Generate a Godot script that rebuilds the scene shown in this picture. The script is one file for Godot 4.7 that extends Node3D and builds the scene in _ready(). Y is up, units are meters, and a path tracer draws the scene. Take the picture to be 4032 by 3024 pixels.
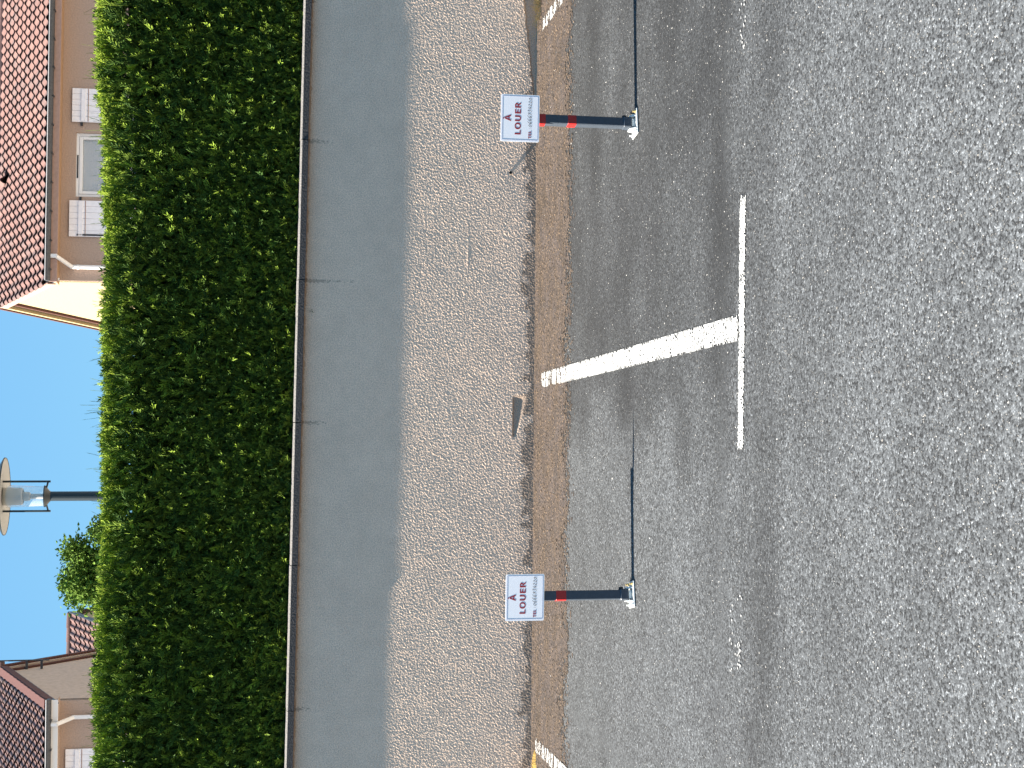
extends Node3D

# ------------------------------------------------------------------ layout
const WALL_Z := -10.394         # front plane of the rendered garden wall
const WALL_SCALE := 0.61        # the wall, its hedge and the soil strip are laid out in units of 0.61 m
const COPING_OUT := 0.097       # how far the coping stands in front of the wall
const GARDEN_Y := 0.9           # the garden behind the wall lies higher than the street
const SUN_HEIGHT := 39.0
const SUN_FRONT := 4.0          # degrees by which the sun stands on the street side of the wall's plane

var M := {}
var used_names := {}
var rng := RandomNumberGenerator.new()

func _ready() -> void:
	# ---------------------------------------------------------------- camera
	var pitch := deg_to_rad(10.5)
	var roll := deg_to_rad(0.5)
	var fwd := Vector3(0, -sin(pitch), -cos(pitch))
	var up0 := Vector3(0, cos(pitch), -sin(pitch))
	var right := Vector3.RIGHT * cos(roll) + up0 * sin(roll)
	var up := up0 * cos(roll) - Vector3.RIGHT * sin(roll)
	var cam := Camera3D.new()
	cam.name = "camera"
	cam.fov = 2.0 * rad_to_deg(atan(1512.0 / 6000.0))
	cam.near = 0.05
	cam.far = 900.0
	add_child(cam)
	cam.transform = Transform3D(Basis(-up, right, -fwd), Vector3(0, 2.1, 0))   # the camera is held on its side
	cam.current = true
	# ---------------------------------------------------------------- sky, sun, exposure
	var sky_mat := ProceduralSkyMaterial.new()
	sky_mat.sky_top_color = Color(0.243, 0.384, 0.512)
	sky_mat.sky_horizon_color = Color(0.309, 0.447, 0.523)
	sky_mat.sky_curve = 0.11
	sky_mat.ground_bottom_color = Color(0.16, 0.155, 0.15)
	sky_mat.ground_horizon_color = Color(0.22, 0.22, 0.22)
	sky_mat.sun_angle_max = 2.0
	sky_mat.energy_multiplier = 1.0
	var sky := Sky.new()
	sky.sky_material = sky_mat
	var env := Environment.new()
	env.background_mode = Environment.BG_SKY
	env.sky = sky
	env.tonemap_mode = Environment.TONE_MAPPER_LINEAR
	env.tonemap_exposure = 4.2
	env.sdfgi_enabled = true
	env.ssao_enabled = true
	env.ssil_enabled = true
	var we := WorldEnvironment.new()
	we.name = "world_environment"
	we.environment = env
	add_child(we)
	var sun := DirectionalLight3D.new()
	sun.name = "sun"
	sun.light_energy = 1.6
	sun.light_color = Color(1.0, 0.96, 0.905)
	sun.light_angular_distance = 0.53
	sun.shadow_enabled = true
	add_child(sun)
	var e := deg_to_rad(SUN_HEIGHT)
	var b := deg_to_rad(SUN_FRONT)
	var to_sun := Vector3(-cos(e) * cos(b), sin(e), cos(e) * sin(b))
	sun.transform = Transform3D(Basis.looking_at(-to_sun, Vector3.UP), Vector3(-6, 12, 2))
	# ---------------------------------------------------------------- scene
	rng.seed = 20240817
	make_materials()
	build_road()
	build_dirt_strip()
	build_garden()
	build_wall()
	build_right_house()
	build_left_house()
	build_far_house()
	build_hedge()
	build_tree()
	build_lamp()
	build_markings()
	build_post("parking_post", Vector3(-1.104, 0, -7.78), 12.0, 0.592, -14.0, [[0.442, 0.514]], "dark grey parking post with one red band carrying a to-let sign", false)
	build_post("parking_post", Vector3(1.380, 0, -7.80), 11.0, 0.645, -13.0, [[0.397, 0.459], [0.597, 0.66]], "dark grey parking post with two red bands carrying a to-let sign", true)
	build_small_things()

# =================================================================== helpers
func lin(r: float, g: float, b: float) -> Color:
	return Color(r, g, b).linear_to_srgb()

func numbered(called: String) -> String:
	var n: int = used_names.get(called, 0)
	used_names[called] = n + 1
	return called if n == 0 else "%s_%03d" % [called, n]

func tag(o: Node, label: String, category: String, group := "", kind := "") -> void:
	o.set_meta("label", label)
	if category != "":
		o.set_meta("category", category)
	if group != "":
		o.set_meta("group", group)
	if kind != "":
		o.set_meta("kind", kind)

func thing(called: String, label: String, category: String, at := Vector3.ZERO, turn := 0.0, group := "") -> Node3D:
	var o := Node3D.new()
	o.name = numbered(called)
	add_child(o)
	o.position = at
	o.rotation.y = deg_to_rad(turn)
	tag(o, label, category, group)
	return o

func put(mesh: Mesh, called: String, mat: Material, parent: Node, xf := Transform3D.IDENTITY) -> MeshInstance3D:
	var o := MeshInstance3D.new()
	o.mesh = mesh
	if mat != null:
		o.material_override = mat
	if parent == self:
		o.name = numbered(called)
		add_child(o)
	else:
		o.name = called
		parent.add_child(o, true)
	o.transform = xf
	return o

func copies(mesh: Mesh, called: String, mat: Material, parent: Node, xfs: Array, cols: PackedColorArray) -> MultiMeshInstance3D:
	var mm := MultiMesh.new()
	mm.transform_format = MultiMesh.TRANSFORM_3D
	mm.use_colors = cols.size() > 0
	mm.mesh = mesh
	mm.instance_count = xfs.size()
	for i in xfs.size():
		mm.set_instance_transform(i, xfs[i])
		if cols.size() > 0:
			mm.set_instance_color(i, cols[i])
	var o := MultiMeshInstance3D.new()
	o.multimesh = mm
	o.material_override = mat
	if parent == self:
		o.name = numbered(called)
		add_child(o)
	else:
		o.name = called
		parent.add_child(o, true)
	o.set_meta("kind", "stuff")
	return o

func begin() -> SurfaceTool:
	var st := SurfaceTool.new()
	st.begin(Mesh.PRIMITIVE_TRIANGLES)
	st.set_smooth_group(-1)
	return st

func done(st: SurfaceTool) -> ArrayMesh:
	st.generate_normals()
	return st.commit()

# a triangle whose front looks away from c
func tri(st: SurfaceTool, p: Vector3, q: Vector3, r: Vector3, c: Vector3) -> void:
	var n := (r - p).cross(q - p)
	if n.dot((p + q + r) / 3.0 - c) < 0.0:
		var t := q
		q = r
		r = t
	st.add_vertex(p)
	st.add_vertex(q)
	st.add_vertex(r)

func quad(st: SurfaceTool, p: Vector3, q: Vector3, r: Vector3, s: Vector3, c: Vector3) -> void:
	tri(st, p, q, r, c)
	tri(st, p, r, s, c)

# a box with chamfered edges
func box(st: SurfaceTool, size: Vector3, xf: Transform3D, bevel := 0.003) -> void:
	var h := size * 0.5
	bevel = min(bevel, min(h.x, min(h.y, h.z)) * 0.45)
	var c := xf.origin
	var v := {}
	for sx in [-1, 1]:
		for sy in [-1, 1]:
			for sz in [-1, 1]:
				for a in 3:
					var p := Vector3(sx * (h.x - (0.0 if a == 0 else bevel)), sy * (h.y - (0.0 if a == 1 else bevel)), sz * (h.z - (0.0 if a == 2 else bevel)))
					v[[sx, sy, sz, a]] = xf * p
				tri(st, v[[sx, sy, sz, 0]], v[[sx, sy, sz, 1]], v[[sx, sy, sz, 2]], c)
	for s in [-1, 1]:
		quad(st, v[[s, -1, -1, 0]], v[[s, 1, -1, 0]], v[[s, 1, 1, 0]], v[[s, -1, 1, 0]], c)
		quad(st, v[[-1, s, -1, 1]], v[[1, s, -1, 1]], v[[1, s, 1, 1]], v[[-1, s, 1, 1]], c)
		quad(st, v[[-1, -1, s, 2]], v[[1, -1, s, 2]], v[[1, 1, s, 2]], v[[-1, 1, s, 2]], c)
	for s in [-1, 1]:
		for t in [-1, 1]:
			quad(st, v[[-1, s, t, 1]], v[[1, s, t, 1]], v[[1, s, t, 2]], v[[-1, s, t, 2]], c)
			quad(st, v[[s, -1, t, 0]], v[[s, 1, t, 0]], v[[s, 1, t, 2]], v[[s, -1, t, 2]], c)
			quad(st, v[[s, t, -1, 0]], v[[s, t, 1, 0]], v[[s, t, 1, 1]], v[[s, t, -1, 1]], c)

func box_mesh(size: Vector3, bevel := 0.003, at := Vector3.ZERO, basis := Basis.IDENTITY) -> ArrayMesh:
	var st := begin()
	box(st, size, Transform3D(basis, at), bevel)
	return done(st)

# a surface of revolution about the axis from p along d; profile holds (distance along the axis, radius)
func lathe(st: SurfaceTool, p: Vector3, d: Vector3, profile: Array, n := 16) -> void:
	d = d.normalized()
	var a := d.cross(Vector3.RIGHT if absf(d.x) < 0.8 else Vector3.UP).normalized()
	var b := d.cross(a)
	for i in profile.size() - 1:
		var q0: Vector2 = profile[i]
		var q1: Vector2 = profile[i + 1]
		var mid := p + d * (q0.x + q1.x) * 0.5
		for k in n:
			var a0 := TAU * k / n
			var a1 := TAU * (k + 1) / n
			var r0 := a * cos(a0) + b * sin(a0)
			var r1 := a * cos(a1) + b * sin(a1)
			var outw := (r0 + r1) * (q1.x - q0.x) - d * (q1.y - q0.y) * 2.0
			var m4 := mid + (r0 + r1) * 0.25 * (q0.y + q1.y)
			var c := m4 - outw
			if q0.y > 1e-6:
				tri(st, p + d * q0.x + r0 * q0.y, p + d * q0.x + r1 * q0.y, p + d * q1.x + r1 * q1.y, c)
			if q1.y > 1e-6:
				tri(st, p + d * q0.x + r0 * q0.y, p + d * q1.x + r1 * q1.y, p + d * q1.x + r0 * q1.y, c)

func tube(st: SurfaceTool, p: Vector3, q: Vector3, r0: float, r1: float, n := 10) -> void:
	var l := p.distance_to(q)
	lathe(st, p, q - p, [Vector2(0, 0), Vector2(0, r0), Vector2(l, r1), Vector2(l, 0)], n)

# a flat polygon (x, y) given depth towards -z
func prism(st: SurfaceTool, poly: PackedVector2Array, z0: float, z1: float, xf := Transform3D.IDENTITY, side_tones := []) -> void:
	var idx := Geometry2D.triangulate_polygon(poly)
	var cc := Vector2.ZERO
	for p in poly:
		cc += p / poly.size()
	for i in range(0, idx.size(), 3):
		for z in [z0, z1]:
			var c := Vector3(cc.x, cc.y, (z0 + z1) * 0.5)
			tri(st, xf * Vector3(poly[idx[i]].x, poly[idx[i]].y, z), xf * Vector3(poly[idx[i + 1]].x, poly[idx[i + 1]].y, z), xf * Vector3(poly[idx[i + 2]].x, poly[idx[i + 2]].y, z), xf * Vector3(cc.x, cc.y, c.z))
	var ccw := not Geometry2D.is_polygon_clockwise(poly)
	for i in poly.size():
		var p := poly[i]
		var q := poly[(i + 1) % poly.size()]
		var nrm := Vector2(q.y - p.y, p.x - q.x) * (1.0 if ccw else -1.0)
		var c := (p + q) * 0.5 - nrm
		if side_tones.size() > 0:
			st.set_color(side_tones[i])
		quad(st, xf * Vector3(p.x, p.y, z0), xf * Vector3(q.x, q.y, z0), xf * Vector3(q.x, q.y, z1), xf * Vector3(p.x, p.y, z1), xf * Vector3(c.x, c.y, (z0 + z1) * 0.5))

func noise(seed_: int, freq: float, octaves := 1, type := FastNoiseLite.TYPE_SIMPLEX_SMOOTH) -> FastNoiseLite:
	var n := FastNoiseLite.new()
	n.seed = seed_
	n.noise_type = type
	n.frequency = freq
	n.fractal_type = FastNoiseLite.FRACTAL_FBM if octaves > 1 else FastNoiseLite.FRACTAL_NONE
	n.fractal_octaves = octaves
	return n

# a sheet from arrays of corner points laid out in rows; cells whose keep value is 0 are left out
func sheet(pos: PackedVector3Array, cols: PackedColorArray, nu: int, nv: int, keep := PackedByteArray(), flip := false) -> ArrayMesh:
	var nrm := PackedVector3Array()
	nrm.resize(pos.size())
	for j in nv:
		for i in nu:
			var k := j * nu + i
			var du := pos[k + (1 if i < nu - 1 else 0)] - pos[k - (1 if i > 0 else 0)]
			var dv := pos[k + (nu if j < nv - 1 else 0)] - pos[k - (nu if j > 0 else 0)]
			var n := du.cross(dv).normalized()
			nrm[k] = -n if flip else n
	var idx := PackedInt32Array()
	for j in nv - 1:
		for i in nu - 1:
			if keep.size() > 0 and keep[j * (nu - 1) + i] == 0:
				continue
			var k := j * nu + i
			if flip:
				idx.append_array(PackedInt32Array([k, k + 1, k + nu + 1, k, k + nu + 1, k + nu]))
			else:
				idx.append_array(PackedInt32Array([k, k + nu + 1, k + 1, k, k + nu, k + nu + 1]))
	var arr := []
	arr.resize(Mesh.ARRAY_MAX)
	arr[Mesh.ARRAY_VERTEX] = pos
	arr[Mesh.ARRAY_NORMAL] = nrm
	if cols.size() > 0:
		arr[Mesh.ARRAY_COLOR] = cols
	arr[Mesh.ARRAY_INDEX] = idx
	var am := ArrayMesh.new()
	am.add_surface_from_arrays(Mesh.PRIMITIVE_TRIANGLES, arr)
	return am

func steps(stops: Array) -> PackedFloat32Array:   # [[from, to, step], ...]
	var out := PackedFloat32Array()
	for s in stops:
		var n := int(round((s[1] - s[0]) / s[2]))
		for i in n:
			out.append(s[0] + (s[1] - s[0]) * i / n)
	out.append(stops[-1][1])
	return out

# =================================================================== materials
func plain(c: Color, rough := 0.85, metal := 0.0) -> StandardMaterial3D:
	var m := StandardMaterial3D.new()
	m.albedo_color = c
	m.roughness = rough
	m.metallic = metal
	return m

func triplanar(m: StandardMaterial3D, scale: float, world := true) -> void:
	m.uv1_triplanar = true
	m.uv1_world_triplanar = world
	m.uv1_scale = Vector3.ONE * scale

func bytes_of(n: FastNoiseLite, size: int) -> PackedByteArray:
	var im := n.get_seamless_image(size, size, false, false, 0.06, true)
	im.convert(Image.FORMAT_L8)
	return im.get_data()

func texture_from(bytes: PackedByteArray, size: int, rgb := true) -> ImageTexture:
	return ImageTexture.create_from_image(Image.create_from_data(size, size, false, Image.FORMAT_RGB8 if rgb else Image.FORMAT_L8, bytes))

func srgb_byte(v: float) -> int:
	v = clampf(v, 0.0, 1.0)
	return int(round(255.0 * (v * 12.92 if v <= 0.0031308 else 1.055 * pow(v, 1.0 / 2.4) - 0.055)))

# fine mottling round a mean colour: tone varies between lo and hi, textured twice over
func mottled(c: Vector3, lo: float, hi: float, freq: float, size: int, tile: float, seed_: int, rough := 0.9, relief := 0.0, octaves := 4) -> StandardMaterial3D:
	var a := bytes_of(noise(seed_, freq, octaves), size)
	var out := PackedByteArray()
	out.resize(size * size * 3)
	var lut := PackedByteArray()
	lut.resize(768)
	for i in 256:
		var t: float = lo + (hi - lo) * i / 255.0
		lut[i * 3] = srgb_byte(c.x * t)
		lut[i * 3 + 1] = srgb_byte(c.y * t)
		lut[i * 3 + 2] = srgb_byte(c.z * t)
	for i in size * size:
		var k := a[i] * 3
		out[i * 3] = lut[k]
		out[i * 3 + 1] = lut[k + 1]
		out[i * 3 + 2] = lut[k + 2]
	var m := StandardMaterial3D.new()
	m.albedo_texture = texture_from(out, size)
	m.roughness = rough
	if relief > 0.0:
		m.heightmap_enabled = true
		m.heightmap_texture = texture_from(a, size, false)
		m.heightmap_scale = relief
	triplanar(m, 1.0 / tile)
	return m

func make_materials() -> void:
	# chip-sealed asphalt: each chip its own tone, dark binder between
	var size := 2048
	var cells := FastNoiseLite.new()
	cells.seed = 11
	cells.noise_type = FastNoiseLite.TYPE_CELLULAR
	cells.frequency = 0.24
	cells.cellular_jitter = 1.0
	cells.cellular_return_type = FastNoiseLite.RETURN_CELL_VALUE
	var a := bytes_of(cells, size)
	cells.cellular_return_type = FastNoiseLite.RETURN_DISTANCE2_SUB
	var b := bytes_of(cells, size)
	var grit := bytes_of(noise(12, 0.02, 4), size)
	var out := PackedByteArray()
	out.resize(size * size * 3)
	var tone := PackedByteArray()
	tone.resize(256 * 16 * 3)
	for g in 16:
		for i in 256:
			var t := i / 255.0
			var v := 0.010 + 0.118 * pow(t, 1.6)
			var warm := Vector3(0.95, 1.02, 1.07)
			if t > 0.925:
				v = 0.40
				warm = Vector3(1.0, 0.98, 0.90)
			elif t > 0.81:
				v = 0.19
			elif t < 0.28:
				v = 0.005
			var gap := clampf(0.22 + g / 15.0 * 1.5, 0.0, 1.0)
			v *= gap * 1.9
			tone[(g * 256 + i) * 3] = srgb_byte(v * warm.x)
			tone[(g * 256 + i) * 3 + 1] = srgb_byte(v * warm.y)
			tone[(g * 256 + i) * 3 + 2] = srgb_byte(v * warm.z)
	for i in size * size:
		var k: int = ((mini(b[i], 127) >> 3) * 256 + a[i]) * 3
		out[i * 3] = tone[k]
		out[i * 3 + 1] = tone[k + 1]
		out[i * 3 + 2] = tone[k + 2]
	var m := StandardMaterial3D.new()
	m.albedo_texture = texture_from(out, size)
	m.roughness = 0.9
	m.heightmap_enabled = true
	m.heightmap_texture = texture_from(b, size, false)
	m.heightmap_scale = 0.25
	m.vertex_color_use_as_albedo = true
	triplanar(m, 1.0 / 4.3)
	M.asphalt = m
	M.paint = mottled(Vector3(0.54, 0.54, 0.52), 0.25, 1.25, 0.12, 512, 0.9, 21, 0.7, 0.3, 3)
	M.soil = mottled(Vector3(0.090, 0.066, 0.046), 0.15, 1.85, 0.03, 1024, 0.85, 31, 0.95, 0.6, 5)
	M.soil.vertex_color_use_as_albedo = true
	M.stucco = mottled(Vector3(0.86, 0.64, 0.475), 0.62, 1.3, 0.06, 1024, 0.7, 41, 0.95, 0.25, 3)
	M.stucco.vertex_color_use_as_albedo = true
	M.coping = mottled(Vector3(0.165, 0.155, 0.145), 0.35, 1.9, 0.05, 512, 0.4, 51, 0.92, 0.2, 4)
	M.coping.vertex_color_use_as_albedo = true
	M.gravel = mottled(Vector3(0.42, 0.37, 0.30), 0.6, 1.3, 0.05, 512, 1.5, 61, 0.95, 0.5, 4)
	M.ochre = mottled(Vector3(0.37, 0.27, 0.215), 0.86, 1.10, 0.05, 512, 1.2, 71, 0.95, 0.5, 4)
	M.cream = mottled(Vector3(0.38, 0.30, 0.165), 0.9, 1.06, 0.04, 512, 1.6, 72, 0.95, 0.3, 4)
	M.taupe = mottled(Vector3(0.48, 0.375, 0.30), 0.82, 1.12, 0.025, 512, 2.2, 73, 0.95, 0.4, 5)
	M.tiles = []
	for c in [Vector3(0.126, 0.071, 0.062), Vector3(0.145, 0.078, 0.066), Vector3(0.122, 0.076, 0.068), Vector3(0.158, 0.088, 0.074)]:
		M.tiles.append(mottled(c, 0.72, 1.2, 0.05, 256, 0.8, 80 + M.tiles.size(), 0.9, 0.15, 4))
	M.verge = mottled(Vector3(0.10, 0.038, 0.030), 0.7, 1.2, 0.05, 256, 0.8, 86, 0.9)
	M.under_tiles = plain(lin(0.05, 0.035, 0.03))
	M.pink_board = mottled(Vector3(0.36, 0.235, 0.195), 0.85, 1.1, 0.04, 256, 1.0, 87)
	M.zinc = mottled(Vector3(0.062, 0.064, 0.070), 0.6, 1.3, 0.03, 256, 0.5, 88, 0.5, 0.0, 4)
	M.zinc.metallic = 0.25
	M.wood = mottled(Vector3(0.34, 0.205, 0.115), 0.8, 1.15, 0.04, 256, 0.9, 96)
	M.gutter_lip = plain(lin(0.6, 0.6, 0.6), 0.35)
	M.white_pvc = plain(lin(0.72, 0.70, 0.69), 0.45)
	M.shutter = mottled(Vector3(0.78, 0.75, 0.77), 0.92, 1.04, 0.03, 256, 0.9, 89, 0.55)
	M.black_iron = plain(lin(0.015, 0.015, 0.018), 0.5)
	M.net = mottled(Vector3(0.42, 0.39, 0.38), 0.55, 1.25, 0.12, 512, 1.0, 90, 0.9, 0.2, 2)
	M.pane = plain(lin(0.8, 0.85, 0.85), 0.03)
	M.pane.transparency = BaseMaterial3D.TRANSPARENCY_ALPHA
	M.pane.albedo_color.a = 0.12
	M.post_grey = mottled(Vector3(0.044, 0.056, 0.072), 0.85, 1.15, 0.05, 256, 0.3, 91, 0.42)
	M.red_band = plain(lin(0.42, 0.016, 0.014), 0.45)
	M.galvanised = mottled(Vector3(0.62, 0.65, 0.64), 0.75, 1.1, 0.06, 256, 0.15, 92, 0.45)
	M.galvanised.metallic = 0.35
	M.brass = plain(lin(0.62, 0.48, 0.22), 0.4, 0.6)
	M.sign_white = plain(lin(0.84, 0.84, 0.86), 0.4)
	M.sign_red = plain(lin(0.27, 0.012, 0.022), 0.5)
	M.sign_ink = plain(lin(0.05, 0.055, 0.075), 0.5)
	M.sign_line = plain(lin(0.30, 0.30, 0.42), 0.5)
	M.leaf = plain(Color.WHITE, 0.75)
	M.leaf.metallic_specular = 0.2
	M.leaf.vertex_color_use_as_albedo = true
	M.leaf.backlight = Color(0.85, 0.95, 0.3)
	M.leaf.cull_mode = BaseMaterial3D.CULL_DISABLED
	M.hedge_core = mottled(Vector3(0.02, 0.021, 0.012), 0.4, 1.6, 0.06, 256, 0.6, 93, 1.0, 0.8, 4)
	M.bark = mottled(Vector3(0.10, 0.075, 0.05), 0.5, 1.4, 0.05, 256, 0.4, 94, 0.95, 0.6, 4)
	M.lamp_dark = plain(lin(0.014, 0.022, 0.027), 0.4)
	M.lamp_shade = plain(lin(0.36, 0.35, 0.33), 0.6)
	M.lamp_glass = plain(lin(0.85, 0.9, 0.92), 0.05)
	M.lamp_glass.transparency = BaseMaterial3D.TRANSPARENCY_ALPHA
	M.lamp_glass.albedo_color.a = 0.10
	M.lamp_cap = plain(lin(0.42, 0.40, 0.37), 0.4)
	M.stone = plain(Color.WHITE, 0.9)
	M.stone.vertex_color_use_as_albedo = true
	M.tar = plain(lin(0.02, 0.02, 0.02), 0.8)
	M.moss = mottled(Vector3(0.30, 0.19, 0.045), 0.4, 1.5, 0.06, 256, 0.25, 95, 1.0, 0.6, 4)

# =================================================================== the street
func build_road() -> void:
	var xs := steps([[-260.0, -20.0, 20.0], [-20.0, -4.0, 1.0], [-4.0, 4.0, 0.06], [4.0, 20.0, 1.0], [20.0, 260.0, 20.0]])
	var zs := steps([[-260.0, -40.0, 20.0], [-40.0, -10.5, 2.95], [-10.5, -2.5, 0.06], [-2.5, 20.0, 0.9], [20.0, 260.0, 20.0]])
	var big := noise(5, 0.32, 3)
	var mid := noise(6, 1.6, 4)
	var pos := PackedVector3Array()
	var cols := PackedColorArray()
	for z in zs:
		for x in xs:
			pos.append(Vector3(x, 0, z))
			var wob := 0.10 * mid.get_noise_2d(x * 0.6, z) + 0.05 * big.get_noise_2d(x, z * 3.0)
			# worn pale asphalt, a darker stretch in the bay beyond the line and a dark lane in front of the bays
			var ragged := 0.55 * mid.get_noise_2d(x * 0.8, z * 0.8) + 0.5 * big.get_noise_2d(x * 1.3 + 20.0, z * 1.3)
			var lane := exp(-pow((z + 5.78 + wob) / 0.20, 2.0)) * (0.20 + 0.10 * mid.get_noise_2d(x * 1.5, 4.0))
			var lane2 := exp(-pow((z + 6.4 + wob) / 0.13, 2.0)) * 0.07
			var dark_bay := smoothstep(-0.65, 0.12, x + 0.8 * ragged) * (1.0 - smoothstep(-6.35, -5.9, z + wob)) * (0.38 + 0.12 * ragged)
			var front := smoothstep(-5.68, -4.3, z + wob * 2.0) * 0.14
			var t := 0.62 + 0.12 * big.get_noise_2d(x * 0.45, z * 1.7) + 0.15 * mid.get_noise_2d(x * 0.5, z) - lane - lane2 - dark_bay + front
			t += 0.10 * maxf(0.0, mid.get_noise_2d(x * 2.2 + 9.0, z * 2.2)) - 0.12 * maxf(0.0, big.get_noise_2d(x * 3.0 + 90.0, z * 4.0))
			t = clampf(t, 0.12, 1.0)
			cols.append(Color(t, t, t * 0.995))
	var o := put(sheet(pos, cols, xs.size(), zs.size()), "road", M.asphalt, self)
	tag(o, "grey chip-sealed asphalt of the street and parking bays", "road", "", "structure")

var dirt_bump: FastNoiseLite
func dirt_height(xw: float, zw: float) -> float:
	var x := xw / WALL_SCALE
	var z := (zw - WALL_Z) / WALL_SCALE - 8.301
	var near := clampf((-z - 6.45) / 1.8, 0.0, 1.0)
	return 0.002 + WALL_SCALE * (0.006 * near + 0.010 * near * maxf(0.0, dirt_bump.get_noise_2d(x * 0.5, z)) + 0.018 * pow(near, 5.0))

func build_dirt_strip() -> void:
	dirt_bump = noise(7, 9.0, 3)
	var edge := noise(8, 0.9, 4)
	var fine := noise(9, 14.0, 3)
	var xs := steps([[-9.0, -4.9, 0.08], [-4.9, 4.9, 0.018], [4.9, 9.0, 0.08]])
	var zs := steps([[-8.30, -6.1, 0.022]])
	var pos := PackedVector3Array()
	var cols := PackedColorArray()
	for z in zs:
		for x in xs:
			var xw := x * WALL_SCALE
			var zw := WALL_Z + (z + 8.301) * WALL_SCALE
			pos.append(Vector3(xw, dirt_height(xw, zw), zw))
			var t := 1.0 + 0.40 * edge.get_noise_2d(x * 1.6, z * 4.0 + 40.0) + 0.35 * fine.get_noise_2d(x * 0.5, z)
			if fine.get_noise_2d(x * 1.3 + 50.0, z * 1.3) > 0.30:
				t *= 0.5
			var dust := clampf(0.5 + 0.9 * edge.get_noise_2d(x * 2.0 + 80.0, z * 3.0), 0.0, 1.0)
			t /= 1.75
			cols.append(Color(t * 1.05, t * (0.96 + 0.12 * dust), t * (0.86 + 0.46 * dust)))
	var keep := PackedByteArray()
	for j in zs.size() - 1:
		for i in xs.size() - 1:
			var z := zs[j]
			var x := xs[i]
			var line := -6.66 + 0.30 * edge.get_noise_2d(x, 3.0) - 0.01 * x
			var spread := 0.24 + 0.2 * edge.get_noise_2d(x * 2.0, 9.0)
			var grain := 1.5 * fine.get_noise_2d(x, z * 0.8) + 1.1 * edge.get_noise_2d(x * 4.0 + 70.0, z * 6.0)
			var k := (line - z) / maxf(spread, 0.05) + grain
			# bald spots where the asphalt shows through
			var bald := 1.3 * edge.get_noise_2d(x * 1.5 + 300.0, z * 3.0) + 0.8 * fine.get_noise_2d(x, z * 0.7 + 7.0) + 0.25 * smoothstep(-7.6, -6.8, z)
			keep.append(1 if k > 0.0 and (bald < 1.15 or z < -7.4) else 0)
	var o := put(sheet(pos, cols, xs.size(), zs.size(), keep), "dirt_strip", M.soil, self)
	tag(o, "brown dusty soil washed along the foot of the garden wall", "soil", "", "structure")

func build_garden() -> void:
	var o := put(box_mesh(Vector3(140, 2.4, 90), 0.05, Vector3(0, GARDEN_Y - 1.2, WALL_Z - 0.20 - 45.0)), "garden_ground", M.gravel, self)
	tag(o, "raised pale gravel ground behind the wall that the houses stand on", "ground", "", "structure")

# =================================================================== the wall
func wall_top(x: float) -> float:
	return 2.650 - 0.0163 * x      # underside of the coping in wall units, falling towards one end

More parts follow.
